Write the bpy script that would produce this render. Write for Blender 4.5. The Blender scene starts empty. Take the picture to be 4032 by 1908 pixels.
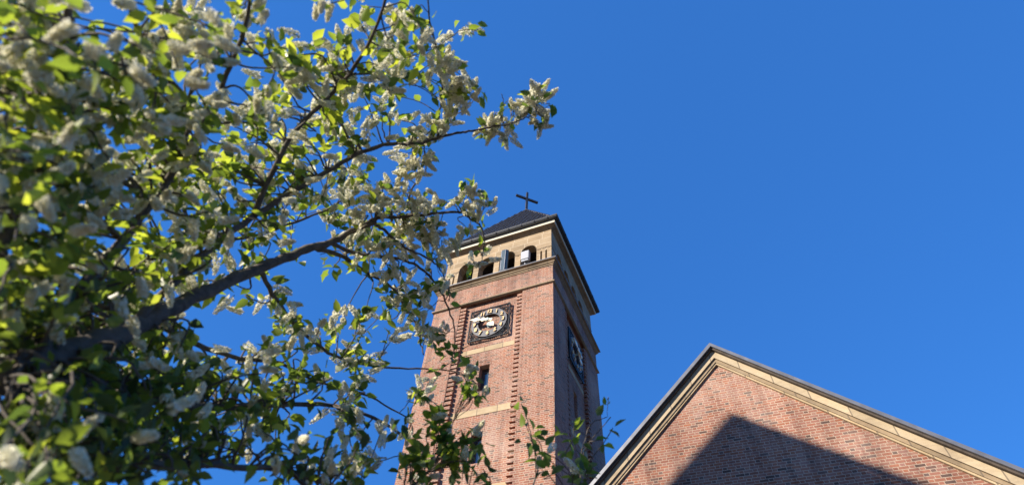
import bpy, math, random
import numpy as np
from mathutils import Vector, Matrix

scene = bpy.context.scene
COL = scene.collection

# ------------------------------------------------------------------ scale
# The plan is drawn in "plan units"; S turns them into metres, HZ lifts the ground to z = 0.
S = 0.8
HZ = 26.95
def W(p):
    return (p[0] * S, p[1] * S, (p[2] + HZ) * S)

# ------------------------------------------------------------------ camera
CAM = np.array((7.033, -20.022, -24.949))
RM = np.array(((0.92172898, 0.27248027, 0.27598947),
               (0.38425958, -0.73800762, -0.55469751),
               (0.0525382, 0.61733237, -0.78494616)))
FPX = 2075.6
cam_d = bpy.data.cameras.new('camera')
cam = bpy.data.objects.new('camera', cam_d)
COL.objects.link(cam)
m = Matrix([list(r) for r in RM]).to_4x4()
m.translation = Vector(W(CAM))
cam.matrix_world = m
cam_d.sensor_width = 36.0
cam_d.lens = 36.0 * FPX / 4032.0
cam_d.clip_start = 0.05
cam_d.clip_end = 5000
cam_d.dof.use_dof = True
cam_d.dof.focus_distance = 10.0
cam_d.dof.aperture_fstop = 1.5
scene.camera = cam

# ------------------------------------------------------------------ light
SUN = np.array((-0.80, -1.0, 0.58))
SUN = SUN / np.linalg.norm(SUN)
sun_el = math.asin(SUN[2])
sun_az = math.atan2(SUN[0], SUN[1])
world = bpy.data.worlds.new('World')
scene.world = world
world.use_nodes = True
nt = world.node_tree
nt.nodes.clear()
sky = nt.nodes.new('ShaderNodeTexSky')
sky.sky_type = 'NISHITA'
sky.sun_disc = False
sky.sun_elevation = sun_el
sky.sun_rotation = sun_az
sky.altitude = 300
sky.air_density = 1.0
sky.dust_density = 0.3
sky.ozone_density = 3.0
bg = nt.nodes.new('ShaderNodeBackground')
bg.inputs['Strength'].default_value = 0.094
wo = nt.nodes.new('ShaderNodeOutputWorld')
gain = nt.nodes.new('ShaderNodeMix'); gain.data_type = 'RGBA'; gain.blend_type = 'MULTIPLY'
gain.inputs[0].default_value = 1.0
gain.inputs[7].default_value = (0.42, 1.12, 1.82, 1)
nt.links.new(sky.outputs[0], gain.inputs[6])
flat = nt.nodes.new('ShaderNodeMix'); flat.data_type = 'RGBA'
flat.inputs[0].default_value = 0.74
flat.inputs[7].default_value = (0.20, 0.97, 3.28, 1)
nt.links.new(gain.outputs[2], flat.inputs[6])
nt.links.new(flat.outputs[2], bg.inputs[0])
nt.links.new(bg.outputs[0], wo.inputs[0])

sl = bpy.data.lights.new('sun', 'SUN')
sl.energy = 5.0
sl.angle = math.radians(0.5)
sl.color = (1.0, 0.89, 0.73)
so = bpy.data.objects.new('sun', sl)
COL.objects.link(so)
so.rotation_euler = Vector(SUN).to_track_quat('Z', 'Y').to_euler()
so.location = (0, -40, 40)

scene.view_settings.view_transform = 'Standard'
scene.view_settings.look = 'None'
scene.view_settings.gamma = 1.0
scene.view_settings.exposure = 1.0
scene.cycles.use_denoising = True
scene.cycles.max_bounces = 8

# ------------------------------------------------------------------ materials
def new_mat(name):
    mt = bpy.data.materials.new(name)
    mt.use_nodes = True
    n = mt.node_tree
    n.nodes.clear()
    out = n.nodes.new('ShaderNodeOutputMaterial')
    b = n.nodes.new('ShaderNodeBsdfPrincipled')
    n.links.new(b.outputs[0], out.inputs[0])
    return mt, n, b

class G:
    """small helper for writing node graphs"""
    def __init__(s, n): s.n = n
    def sock(s, node, key, v):
        if isinstance(v, bpy.types.NodeSocket): s.n.links.new(v, node.inputs[key])
        else: node.inputs[key].default_value = v
    def m(s, op, a, b=0.0, c=0.0, clamp=False):
        nd = s.n.nodes.new('ShaderNodeMath'); nd.operation = op; nd.use_clamp = clamp
        s.sock(nd, 0, a); s.sock(nd, 1, b); s.sock(nd, 2, c)
        return nd.outputs[0]
    def xyz(s, x, y, z):
        nd = s.n.nodes.new('ShaderNodeCombineXYZ')
        s.sock(nd, 0, x); s.sock(nd, 1, y); s.sock(nd, 2, z)
        return nd.outputs[0]
    def sep(s, v):
        nd = s.n.nodes.new('ShaderNodeSeparateXYZ'); s.sock(nd, 0, v)
        return nd.outputs
    def noise(s, vec, scale, detail=3.0, rough=0.55):
        nd = s.n.nodes.new('ShaderNodeTexNoise')
        s.sock(nd, 'Vector', vec); nd.inputs['Scale'].default_value = scale
        nd.inputs['Detail'].default_value = detail; nd.inputs['Roughness'].default_value = rough
        return nd.outputs['Fac']
    def white(s, vec):
        nd = s.n.nodes.new('ShaderNodeTexWhiteNoise'); nd.noise_dimensions = '3D'
        s.sock(nd, 'Vector', vec)
        return nd.outputs['Value']
    def ramp(s, fac, stops, interp='LINEAR'):
        nd = s.n.nodes.new('ShaderNodeValToRGB'); nd.color_ramp.interpolation = interp
        el = nd.color_ramp.elements
        while len(el) < len(stops): el.new(0.5)
        for e, (p, c) in zip(el, stops):
            e.position = p; e.color = (c[0], c[1], c[2], 1)
        s.sock(nd, 'Fac', fac)
        return nd.outputs['Color']
    def mix(s, f, a, b, mode='MIX'):
        nd = s.n.nodes.new('ShaderNodeMix'); nd.data_type = 'RGBA'; nd.blend_type = mode
        s.sock(nd, 0, f)
        for k, v in ((6, a), (7, b)):
            if isinstance(v, bpy.types.NodeSocket): s.n.links.new(v, nd.inputs[k])
            else: nd.inputs[k].default_value = (v[0], v[1], v[2], 1)
        return nd.outputs[2]
    def bump(s, h, strength, dist):
        nd = s.n.nodes.new('ShaderNodeBump')
        nd.inputs['Strength'].default_value = strength; nd.inputs['Distance'].default_value = dist
        s.sock(nd, 'Height', h)
        return nd.outputs[0]
    def wall_uv(s):
        """u along the wall whatever way the wall faces, v = height (object space, metres)"""
        tc = s.n.nodes.new('ShaderNodeTexCoord')
        ge = s.n.nodes.new('ShaderNodeNewGeometry')
        p = s.sep(tc.outputs['Object']); nn = s.sep(ge.outputs['True Normal'])
        ax = s.m('ABSOLUTE', nn[0]); ay = s.m('ABSOLUTE', nn[1])
        f = s.m('GREATER_THAN', ax, ay)
        u = s.m('ADD', s.m('MULTIPLY', f, p[1]), s.m('MULTIPLY', s.m('SUBTRACT', 1.0, f), p[0]))
        return u, p[2], tc.outputs['Object']

def brick_material(name, rowh=0.082, L=0.245, Hd=0.125, joint=0.0165):
    mt, n, b = new_mat(name); g = G(n)
    u, v, obj = g.wall_uv()
    row = g.m('FLOOR', g.m('DIVIDE', v, rowh))
    P = L + Hd
    wob = g.m('MULTIPLY', g.m('SUBTRACT', g.white(g.xyz(row, 3.0, 0.0)), 0.5), 0.06)
    uu = g.m('ADD', g.m('ADD', u, g.m('MULTIPLY', g.m('MODULO', g.m('ADD', row, 4000.0), 2.0), P / 2)), wob)
    cell = g.m('FLOOR', g.m('DIVIDE', uu, P))
    fu = g.m('SUBTRACT', uu, g.m('MULTIPLY', cell, P))
    head = g.m('GREATER_THAN', fu, L)
    d1 = fu
    d2 = g.m('ABSOLUTE', g.m('SUBTRACT', fu, L))
    d3 = g.m('SUBTRACT', P, fu)
    du = g.m('MINIMUM', d1, g.m('MINIMUM', d2, d3))
    fv = g.m('SUBTRACT', v, g.m('MULTIPLY', row, rowh))
    dv = g.m('MINIMUM', fv, g.m('SUBTRACT', rowh, fv))
    dd = g.m('MINIMUM', du, dv)
    brk = g.m('GREATER_THAN', dd, joint / 2)
    rid = g.white(g.xyz(g.m('ADD', g.m('MULTIPLY', cell, 2.0), head), row, 7.0))
    rid2 = g.white(g.xyz(g.m('ADD', g.m('MULTIPLY', cell, 2.0), head), row, 31.0))
    col = g.ramp(rid, [(0.0, (0.270, 0.093, 0.047)), (0.2, (0.301, 0.115, 0.069)), (0.38, (0.326, 0.117, 0.059)),
                       (0.52, (0.288, 0.127, 0.090)), (0.66, (0.239, 0.080, 0.043)), (0.78, (0.301, 0.144, 0.095)),
                       (0.86, (0.125, 0.059, 0.040)), (0.95, (0.084, 0.046, 0.034))], 'CONSTANT')
    col = g.mix(g.m('MULTIPLY', rid2, 0.25), col, (0.25, 0.20, 0.19))
    big = g.noise(obj, 0.55, 4.0)
    eff = g.ramp(big, [(0.52, (0, 0, 0)), (0.72, (1, 1, 1))])
    fine = g.noise(obj, 3.2, 5.0, 0.7)
    eff2 = g.m('MULTIPLY', g.sep(eff)[0], g.m('MULTIPLY', fine, 0.75))
    col = g.mix(eff2, col, (0.42, 0.33, 0.285))
    dirt = g.ramp(g.noise(obj, 0.28, 5.0), [(0.35, (0.62, 0.58, 0.58)), (0.62, (1, 1, 1))])
    mort = g.mix(fine, (0.38, 0.285, 0.215), (0.50, 0.385, 0.29))
    c = g.mix(brk, mort, col)
    c = g.mix(0.75, c, dirt, 'MULTIPLY')
    streak = g.noise(g.xyz(g.m('MULTIPLY', u, 2.6), g.m('MULTIPLY', v, 0.16), 3.0), 1.0, 5.0, 0.65)
    c = g.mix(0.8, c, g.ramp(streak, [(0.36, (0.66, 0.62, 0.62)), (0.50, (1, 1, 1)), (0.62, (1.0, 1.0, 1.0)), (0.75, (1.22, 1.2, 1.2))]), 'MULTIPLY')
    n.links.new(c, b.inputs['Base Color'])
    b.inputs['Roughness'].default_value = 0.88
    h = g.m('ADD', g.m('MULTIPLY', brk, 1.0), g.m('MULTIPLY', rid2, 0.7))
    n.links.new(g.bump(h, 0.6, 0.008), b.inputs['Normal'])
    return mt

def stone_material(name, base, dark, light, blocks=None, arches=None, scale=1.0):
    mt, n, b = new_mat(name); g = G(n)
    u, v, obj = g.wall_uv()
    a = g.noise(obj, 1.2 * scale, 5.0, 0.6)
    s2 = g.noise(g.xyz(g.m('MULTIPLY', u, 0.9), g.m('MULTIPLY', v, 5.0), 0.0), 2.2 * scale, 4.0, 0.7)
    f = g.noise(obj, 22.0, 3.0, 0.6)
    c = g.ramp(g.m('ADD', g.m('MULTIPLY', a, 0.6), g.m('MULTIPLY', s2, 0.4)),
               [(0.33, dark), (0.5, base), (0.66, light)])
    if blocks:
        bh, bw = blocks
        row = g.m('FLOOR', g.m('DIVIDE', v, bh))
        off = g.white(g.xyz(row, 2.0, 5.0))
        uu = g.m('ADD', u, g.m('MULTIPLY', off, bw))
        cell = g.m('FLOOR', g.m('DIVIDE', uu, bw))
        rn = g.white(g.xyz(cell, row, 1.0))
        fu = g.m('SUBTRACT', uu, g.m('MULTIPLY', cell, bw))
        fv = g.m('SUBTRACT', v, g.m('MULTIPLY', row, bh))
        dd = g.m('MINIMUM', g.m('MINIMUM', fu, g.m('SUBTRACT', bw, fu)), g.m('MINIMUM', fv, g.m('SUBTRACT', bh, fv)))
        if arches:
            x0, pitch, zc, rin, rout = arches
            ux = g.m('SUBTRACT', u, x0)
            k = g.m('FLOOR', g.m('DIVIDE', ux, pitch))
            k = g.m('MAXIMUM', g.m('MINIMUM', k, 3.0), 0.0)
            lx = g.m('SUBTRACT', g.m('SUBTRACT', ux, g.m('MULTIPLY', k, pitch)), pitch / 2)
            lz = g.m('SUBTRACT', v, zc)
            r = g.m('SQRT', g.m('ADD', g.m('MULTIPLY', lx, lx), g.m('MULTIPLY', lz, lz)))
            th = g.m('ARCTAN2', lz, lx)
            seg = math.pi / 5
            ts = g.m('DIVIDE', th, seg)
            tcell = g.m('FLOOR', ts)
            ft = g.m('SUBTRACT', ts, tcell)
            dt = g.m('MULTIPLY', g.m('MULTIPLY', g.m('MINIMUM', ft, g.m('SUBTRACT', 1.0, ft)), seg), r)
            dr = g.m('ABSOLUTE', g.m('SUBTRACT', r, rout))
            inside = g.m('MULTIPLY', g.m('LESS_THAN', r, rout), g.m('GREATER_THAN', lz, 0.0))
            dv2 = g.m('MINIMUM', dt, dr)
            dd = g.m('ADD', g.m('MULTIPLY', inside, dv2), g.m('MULTIPLY', g.m('SUBTRACT', 1.0, inside), dd))
            rn2 = g.white(g.xyz(tcell, k, 9.0))
            rn = g.m('ADD', g.m('MULTIPLY', inside, rn2), g.m('MULTIPLY', g.m('SUBTRACT', 1.0, inside), rn))
        tone = g.ramp(rn, [(0.0, (0.72, 0.68, 0.62)), (0.3, (0.98, 0.94, 0.88)), (0.6, (0.86, 0.84, 0.82)), (1.0, (1.08, 1.0, 0.92))])
        c = g.mix(0.9, c, tone, 'MULTIPLY')
        jt = g.m('LESS_THAN', dd, 0.016)
        c = g.mix(g.m('MULTIPLY', jt, 0.75), c, (0.50, 0.42, 0.31) if arches else (0.10, 0.08, 0.06))
    c = g.mix(g.m('MULTIPLY', f, 0.22), c, (0.16, 0.12, 0.09))
    n.links.new(c, b.inputs['Base Color'])
    b.inputs['Roughness'].default_value = 0.85
    n.links.new(g.bump(g.m('ADD', f, a), 0.35, 0.01), b.inputs['Normal'])
    return mt

def plain(name, col, rough=0.5, metal=0.0, var=0.25, nscale=6.0, bump=0.1):
    mt, n, b = new_mat(name); g = G(n)
    tc = n.nodes.new('ShaderNodeTexCoord')
    f = g.noise(tc.outputs['Object'], nscale, 5.0, 0.65)
    lo = tuple(c * (1 - var) for c in col); hi = tuple(min(1, c * (1 + var)) for c in col)
    n.links.new(g.ramp(f, [(0.3, lo), (0.7, hi)]), b.inputs['Base Color'])
    b.inputs['Roughness'].default_value = rough
    b.inputs['Metallic'].default_value = metal
    if bump: n.links.new(g.bump(f, bump, 0.01), b.inputs['Normal'])
    return mt

M = {}
M['brick'] = brick_material('red brick masonry')
M['stone'] = stone_material('sandstone blocks', (0.345, 0.26, 0.16), (0.22, 0.165, 0.105), (0.41, 0.32, 0.205),
                            blocks=(0.42, 0.85), arches=(-2 * 1.525 * S, 1.525 * S, (1.99 - 0.0) * S, 0.48, 0.86))
M['stone_trim'] = stone_material('sandstone trim', (0.27, 0.205, 0.13), (0.15, 0.115, 0.08), (0.34, 0.265, 0.175), blocks=(60.0, 1.05))  # browner than the wall stone: shade under the mouldings and grime in the colour
M['band'] = stone_material('yellow sandstone band', (0.44, 0.345, 0.215), (0.33, 0.25, 0.15), (0.52, 0.43, 0.29), blocks=(60.0, 0.9))
M['stone_verge'] = stone_material('pale verge sandstone', (0.44, 0.36, 0.245), (0.30, 0.24, 0.165), (0.52, 0.44, 0.31), blocks=(60.0, 0.8))
M['cream'] = plain('cream painted fascia', (0.60, 0.54, 0.42), 0.6, 0, 0.06)
M['zinc'] = plain('dark weathered zinc', (0.032, 0.036, 0.043), 0.5, 0.1, 0.25, 3.0)
M['zinc_light'] = plain('pale weathered zinc', (0.18, 0.185, 0.20), 0.42, 0.5, 0.2, 3.0)
M['tile'] = plain('glazed dark roof tile', (0.10, 0.097, 0.10), 0.40, 0.0, 0.35, 9.0)
M['ridge'] = plain('grey ridge tile', (0.17, 0.165, 0.18), 0.4, 0.0, 0.3, 9.0)
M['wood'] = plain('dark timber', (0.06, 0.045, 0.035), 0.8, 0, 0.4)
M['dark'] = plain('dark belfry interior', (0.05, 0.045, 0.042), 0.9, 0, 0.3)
M['iron'] = plain('black wrought iron', (0.022, 0.025, 0.028), 0.35, 0.6, 0.3)
M['dial'] = plain('grey painted dial ring', (0.06, 0.064, 0.078), 0.5, 0.0, 0.2)
M['patina'] = plain('pale green metal hub', (0.38, 0.50, 0.46), 0.5, 0.2, 0.2)
M['ant_blue'] = plain('blue grey plastic', (0.032, 0.065, 0.095), 0.45, 0, 0.12)
M['ant_white'] = plain('light grey plastic', (0.36, 0.37, 0.40), 0.5, 0, 0.05)
M['steel'] = plain('galvanised steel', (0.42, 0.43, 0.44), 0.4, 0.8, 0.2)
M['slate'] = plain('dark nave roofing', (0.07, 0.072, 0.08), 0.5, 0, 0.3)
M['bark'] = plain('grey brown bark', (0.085, 0.07, 0.058), 0.9, 0, 0.5, 20.0, 0.6)
M['plaster'] = plain('old plaster', (0.5, 0.46, 0.4), 0.85, 0, 0.15, 1.0)
def gold_mat():
    mt, n, b = new_mat('gilded metal')
    b.inputs['Base Color'].default_value = (0.66, 0.47, 0.24, 1)
    b.inputs['Metallic'].default_value = 0.15
    b.inputs['Roughness'].default_value = 0.35
    return mt
M['gold'] = gold_mat()
def gilt_hand_mat():
    mt, n, b = new_mat('bright gilded hand')
    b.inputs['Base Color'].default_value = (1.0, 0.86, 0.62, 1)
    b.inputs['Metallic'].default_value = 0.1
    b.inputs['Roughness'].default_value = 0.3
    return mt
M['hand'] = gilt_hand_mat()
def glass_mat():
    mt, n, b = new_mat('window glass')
    b.inputs['Base Color'].default_value = (0.03, 0.045, 0.06, 1)
    b.inputs['Roughness'].default_value = 0.06
    b.inputs['Specular IOR Level'].default_value = 1.0
    b.inputs['Coat Weight'].default_value = 1.0
    return mt
M['glass'] = glass_mat()
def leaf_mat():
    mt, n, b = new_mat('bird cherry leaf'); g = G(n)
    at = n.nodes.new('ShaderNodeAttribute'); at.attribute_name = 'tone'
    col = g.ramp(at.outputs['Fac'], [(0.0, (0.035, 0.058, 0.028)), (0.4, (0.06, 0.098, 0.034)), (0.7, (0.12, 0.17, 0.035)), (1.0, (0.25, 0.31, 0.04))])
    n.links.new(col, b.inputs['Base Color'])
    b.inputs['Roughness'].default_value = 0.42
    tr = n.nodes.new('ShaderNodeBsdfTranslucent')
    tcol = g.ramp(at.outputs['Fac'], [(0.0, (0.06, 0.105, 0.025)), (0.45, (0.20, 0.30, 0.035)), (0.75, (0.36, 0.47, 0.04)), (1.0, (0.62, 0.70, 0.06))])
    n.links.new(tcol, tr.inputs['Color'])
    mx = n.nodes.new('ShaderNodeMixShader'); mx.inputs[0].default_value = 0.52
    out = [x for x in n.nodes if x.type == 'OUTPUT_MATERIAL'][0]
    n.links.new(b.outputs[0], mx.inputs[1]); n.links.new(tr.outputs[0], mx.inputs[2]); n.links.new(mx.outputs[0], out.inputs[0])
    return mt
M['leaf'] = leaf_mat()
def petal_mat():
    mt, n, b = new_mat('cream white blossom'); g = G(n)
    at = n.nodes.new('ShaderNodeAttribute'); at.attribute_name = 'tone'
    col = g.ramp(at.outputs['Fac'], [(0.0, (0.20, 0.24, 0.07)), (0.18, (0.52, 0.50, 0.28)), (0.4, (0.80, 0.77, 0.56)), (1.0, (0.90, 0.88, 0.72))])
    n.links.new(col, b.inputs['Base Color'])
    b.inputs['Roughness'].default_value = 0.7
    tr = n.nodes.new('ShaderNodeBsdfTranslucent')
    n.links.new(col, tr.inputs['Color'])
    mx = n.nodes.new('ShaderNodeMixShader'); mx.inputs[0].default_value = 0.3
    out = [x for x in n.nodes if x.type == 'OUTPUT_MATERIAL'][0]
    n.links.new(b.outputs[0], mx.inputs[1]); n.links.new(tr.outputs[0], mx.inputs[2]); n.links.new(mx.outputs[0], out.inputs[0])
    return mt
M['petal'] = petal_mat()
def ground_mat():
    mt, n, b = new_mat('sandy paving'); g = G(n)
    tc = n.nodes.new('ShaderNodeTexCoord')
    a = g.noise(tc.outputs['Object'], 0.15, 6.0); f = g.noise(tc.outputs['Object'], 14.0, 4.0)
    c = g.ramp(a, [(0.35, (0.055, 0.043, 0.03)), (0.6, (0.095, 0.075, 0.05))])
    c = g.mix(g.m('MULTIPLY', f, 0.5), c, (0.15, 0.12, 0.09))
    n.links.new(c, b.inputs['Base Color']); b.inputs['Roughness'].default_value = 0.95
    return mt
M['ground'] = ground_mat()

# ------------------------------------------------------------------ object helpers
ROOTLOC = {}
def tag(o, label=None, cat=None, group=None, kind=None):
    if label: o['label'] = label
    if cat: o['category'] = cat
    if group: o['group'] = group
    if kind: o['kind'] = kind
    return o
def thing(name, base, label, cat, group=None, rotz=0.0):
    o = bpy.data.objects.new(name, None); COL.objects.link(o)
    o.location = W(base); o.rotation_euler = (0, 0, rotz)
    o.empty_display_size = 0.3
    ROOTLOC[o.name] = np.array(base, float)
    return tag(o, label, cat, group)

class MB:
    def __init__(s): s.v = []; s.f = []
    def add(s, vs, fs):
        k = len(s.v); s.v.extend([tuple(map(float, p)) for p in vs]); s.f.extend([tuple(i + k for i in f) for f in fs])
    def quad(s, a, b, c, d): s.add([a, b, c, d], [(0, 1, 2, 3)])
    def box(s, x0, x1, y0, y1, z0, z1):
        vs = [(x, y, z) for z in (z0, z1) for y in (y0, y1) for x in (x0, x1)]
        s.add(vs, [(0, 2, 3, 1), (4, 5, 7, 6), (0, 1, 5, 4), (2, 6, 7, 3), (1, 3, 7, 5), (0, 4, 6, 2)])
    def prism(s, outline, y0, y1, plane='xz'):
        """outline: (a, b) points counter-clockwise seen from -y; extruded from y0 (front) to y1"""
        n = len(outline)
        vs = [(a, y0, b) for a, b in outline] + [(a, y1, b) for a, b in outline]
        fs = [tuple(range(n)), tuple(range(2 * n - 1, n - 1, -1))]
        for i in range(n):
            j = (i + 1) % n
            fs.append((i, i + n, j + n, j))
        s.add(vs, fs)
    def tube(s, pts, rad, seg=8, cap=True):
        pts = [np.array(p, float) for p in pts]
        if not hasattr(rad, '__len__'): rad = [rad] * len(pts)
        n = len(pts); rings = []
        d = pts[1] - pts[0]; d /= np.linalg.norm(d)
        up = np.array((0, 0, 1.0)) if abs(d[2]) < .9 else np.array((1.0, 0, 0))
        a = np.cross(d, up); a /= np.linalg.norm(a)
        vs = []; fs = []
        for i in range(n):
            d = pts[min(i + 1, n - 1)] - pts[max(i - 1, 0)]; d /= (np.linalg.norm(d) + 1e-12)
            a = a - d * (a @ d); a /= (np.linalg.norm(a) + 1e-12); b = np.cross(d, a)
            for k in range(seg):
                t = 2 * math.pi * k / seg
                vs.append(pts[i] + rad[i] * (math.cos(t) * a + math.sin(t) * b))
        for i in range(n - 1):
            for k in range(seg):
                k2 = (k + 1) % seg
                fs.append((i * seg + k, i * seg + k2, (i + 1) * seg + k2, (i + 1) * seg + k))
        if cap:
            fs.append(tuple(range(seg - 1, -1, -1))); fs.append(tuple((n - 1) * seg + k for k in range(seg)))
        s.add(vs, fs)
    def sweep_rect(s, prof, x0, x1, y0, y1, close=True):
        """moulding profile [(out, z)...] swept round the rectangle"""
        n = len(prof); vs = []
        for (o, z) in prof:
            vs += [(x0 - o, y0 - o, z), (x1 + o, y0 - o, z), (x1 + o, y1 + o, z), (x0 - o, y1 + o, z)]
        fs = []
        for i in range(n if close else n - 1):
            j = (i + 1) % n
            for k in range(4):
                k2 = (k + 1) % 4
                fs.append((i * 4 + k, i * 4 + k2, j * 4 + k2, j * 4 + k))
        s.add(vs, fs)

def link(name, mb, mat, parent=None, smooth=False, label=None, base=None, bevel=0.0, fix=True):
    root = parent
    while root is not None and root.parent is not None: root = root.parent
    off = ROOTLOC[root.name] if root is not None else (np.array(base, float) if base is not None else np.array((0, 0, -HZ)))
    me = bpy.data.meshes.new(name)
    V = (np.array(mb.v, float) - off) * S
    me.from_pydata(V.tolist(), [], mb.f)
    me.validate()
    if fix:
        import bmesh
        bm = bmesh.new(); bm.from_mesh(me)
        bmesh.ops.recalc_face_normals(bm, faces=bm.faces)
        bm.to_mesh(me); bm.free()
    if smooth: me.shade_smooth()
    me.materials.append(mat)
    o = bpy.data.objects.new(name, me); COL.objects.link(o)
    if parent is not None: o.parent = parent
    else: o.location = W(off)
    if bevel:
        md = o.modifiers.new('bevel', 'BEVEL'); md.width = bevel; md.segments = 2; md.limit_method = 'ANGLE'
    if label: o['label'] = label
    return o

# ------------------------------------------------------------------ ground
gmb = MB(); gmb.quad((-2500, -2500, -HZ), (2500, -2500, -HZ), (2500, 2500, -HZ), (-2500, 2500, -HZ))
tag(link('ground', gmb, M['ground'], fix=False), kind='structure')

# ------------------------------------------------------------------ church tower
TX0, TX1, TY0, TY1 = -8.0, 0.0, 0.0, 8.93
CX, CY = -4.0, 4.465
ZG = -HZ
tower = thing('church_tower', (CX, CY, ZG), 'red brick bell tower with sandstone belfry and dark tiled pyramid roof', 'tower')
PD = 0.22     # depth of the sunk panels

# every face is described in face coordinates: a = along the face (0 = middle), d = depth into the wall, z
def face_xf(k):
    if k == 0: return lambda a, d, z: (CX + a, TY0 + d, z)
    if k == 1: return lambda a, d, z: (TX1 - d, CY + a - (0.25 if False else 0), z)
    if k == 2: return lambda a, d, z: (CX - a, TY1 - d, z)
    return lambda a, d, z: (TX0 + d, CY - a, z)
HALF = [4.0, 4.465, 4.0, 4.465]
SHIFT = [0.0, -0.25, 0.0, 0.0]     # the panel of the side face sits a little towards the corner
wins = [(-0.35, 0.25, -8.30, -6.65), (-0.35, 0.25, -12.3, -10.72), (-0.35, 0.25, -16.4, -14.8)]
PL, PR = -2.10, 2.05
def boxf(mb, T, a0, a1, d0, d1, z0, z1):
    vs = [T(a, d, z) for z in (z0, z1) for d in (d0, d1) for a in (a0, a1)]
    mb.add(vs, [(0, 2, 3, 1), (4, 5, 7, 6), (0, 1, 5, 4), (2, 6, 7, 3), (1, 3, 7, 5), (0, 4, 6, 2)])

wall = MB(); bands = MB()
ZT = -0.02
ZP = -1.66   # panel top (under the string course)
for k in range(4):
    T = face_xf(k); h = HALF[k]; sh = SHIFT[k]
    L_, R_ = PL + sh, PR + sh
    q = lambda a0, a1, d, z0, z1: wall.quad(T(a0, d, z0), T(a1, d, z0), T(a1, d, z1), T(a0, d, z1))
    q(-h, L_, 0, ZG, ZP); q(R_, h, 0, ZG, ZP); q(-h, h, 0, ZP, ZT)
    wall.quad(T(L_, 0, ZG), T(L_, PD, ZG), T(L_, PD, ZP), T(L_, 0, ZP))
    wall.quad(T(R_, 0, ZG), T(R_, PD, ZG), T(R_, PD, ZP), T(R_, 0, ZP))
    wall.quad(T(L_, 0, ZP), T(R_, 0, ZP), T(R_, PD, ZP), T(L_, PD, ZP))
    ws = [(a0 + sh, a1 + sh, z0, z1) for a0, a1, z0, z1 in wins]
    zs = sorted({ZG, ZP} | {z for w in ws for z in w[2:]})
    for z0, z1 in zip(zs[:-1], zs[1:]):
        hole = [w for w in ws if abs(w[2] - z0) < 1e-6 and abs(w[3] - z1) < 1e-6]
        if hole:
            w = hole[0]
            q(L_, w[0], PD, z0, z1); q(w[1], R_, PD, z0, z1)
            D2 = PD + 0.45
            wall.quad(T(w[0], PD, z0), T(w[0], D2, z0), T(w[0], D2, z1), T(w[0], PD, z1))
            wall.quad(T(w[1], PD, z0), T(w[1], D2, z0), T(w[1], D2, z1), T(w[1], PD, z1))
            wall.quad(T(w[0], PD, z0), T(w[1], PD, z0), T(w[1], D2, z0), T(w[0], D2, z0))
            wall.quad(T(w[0], PD, z1), T(w[1], PD, z1), T(w[1], D2, z1), T(w[0], D2, z1))
        else: q(L_, R_, PD, z0, z1)
tw = link('wall', wall, M['brick'], tower, fix=False)

for k in range(4):
    T = face_xf(k); sh = SHIFT[k]
    L_, R_ = PL + sh, PR + sh
    # toothed brick edges of the panel
    for side in (0, 1):
        mb = MB()
        z = ZP - 0.28
        while z > -21:
            jit = random.uniform(-.012, .012)
            if side == 0: boxf(mb, T, L_ - 0.01, L_ + 0.40 + jit, 0.025, PD + 0.01, z - 0.185, z)
            else: boxf(mb, T, R_ - 0.34 + jit, R_ + 0.01, 0.012, PD + 0.01, z - 0.185, z)
            z -= 0.293
        link('brick_toothing', mb, M['brick'], tower)
    # stone bands
    for (z0, z1) in ((-5.66, -5.34), (-9.74, -9.38), (-13.75, -13.4), (-17.6, -17.25)):
        mb = MB()
        e0, e1 = L_ + (0.44 if z0 > -8 else 0.03), R_ - (0.40 if z0 > -8 else 0.36)
        boxf(mb, T, e0, e1, PD - 0.02, PD + 0.05, z0, z1)
        link('stone_band', mb, M['band'], tower)
    # windows
    for (a0, a1, z0, z1) in wins:
        a0 += sh; a1 += sh
        fr = MB(); D = PD + 0.32
        boxf(fr, T, a0, a0 + .07, D, D + .1, z0, z1); boxf(fr, T, a1 - .07, a1, D, D + .1, z0, z1)
        boxf(fr, T, a0 + .07, a1 - .07, D, D + .1, z1 - .07, z1); boxf(fr, T, a0 + .07, a1 - .07, D, D + .1, z0, z0 + .07)
        wf = link('window', fr, M['wood'], tower)
        gl = MB(); boxf(gl, T, a0 + .07, a1 - .07, D + .05, D + .07, z0 + .07, z1 - .07)
        link('pane', gl, M['glass'], wf)
        # soldier course lintel
        lb = MB(); n = 9; w_ = (a1 - a0 + .16) / n
        for i in range(n):
            boxf(lb, T, a0 - .08 + i * w_ + .008, a0 - .08 + (i + 1) * w_ - .008, PD - .015, PD + .05, z1 + .005, z1 + .30)
        link('brick_lintel', lb, M['brick'], wf)

def ring_part(name, prof, mat, o=0.0, parent=None):
    mb = MB(); mb.sweep_rect(prof, TX0, TX1, TY0, TY1)
    return link(name, mb, mat, parent or tower)
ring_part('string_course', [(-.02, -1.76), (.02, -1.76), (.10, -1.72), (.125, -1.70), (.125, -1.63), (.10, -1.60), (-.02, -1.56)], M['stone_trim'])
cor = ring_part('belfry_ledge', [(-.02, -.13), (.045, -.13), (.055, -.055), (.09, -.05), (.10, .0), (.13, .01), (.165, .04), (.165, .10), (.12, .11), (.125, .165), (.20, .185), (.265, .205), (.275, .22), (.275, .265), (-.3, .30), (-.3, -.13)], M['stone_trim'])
ring_part('zinc_flashing', [(.285, .235), (.30, .235), (.30, .30), (-.2, .36), (-.2, .345), (.285, .285)], M['zinc_light'])
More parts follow.
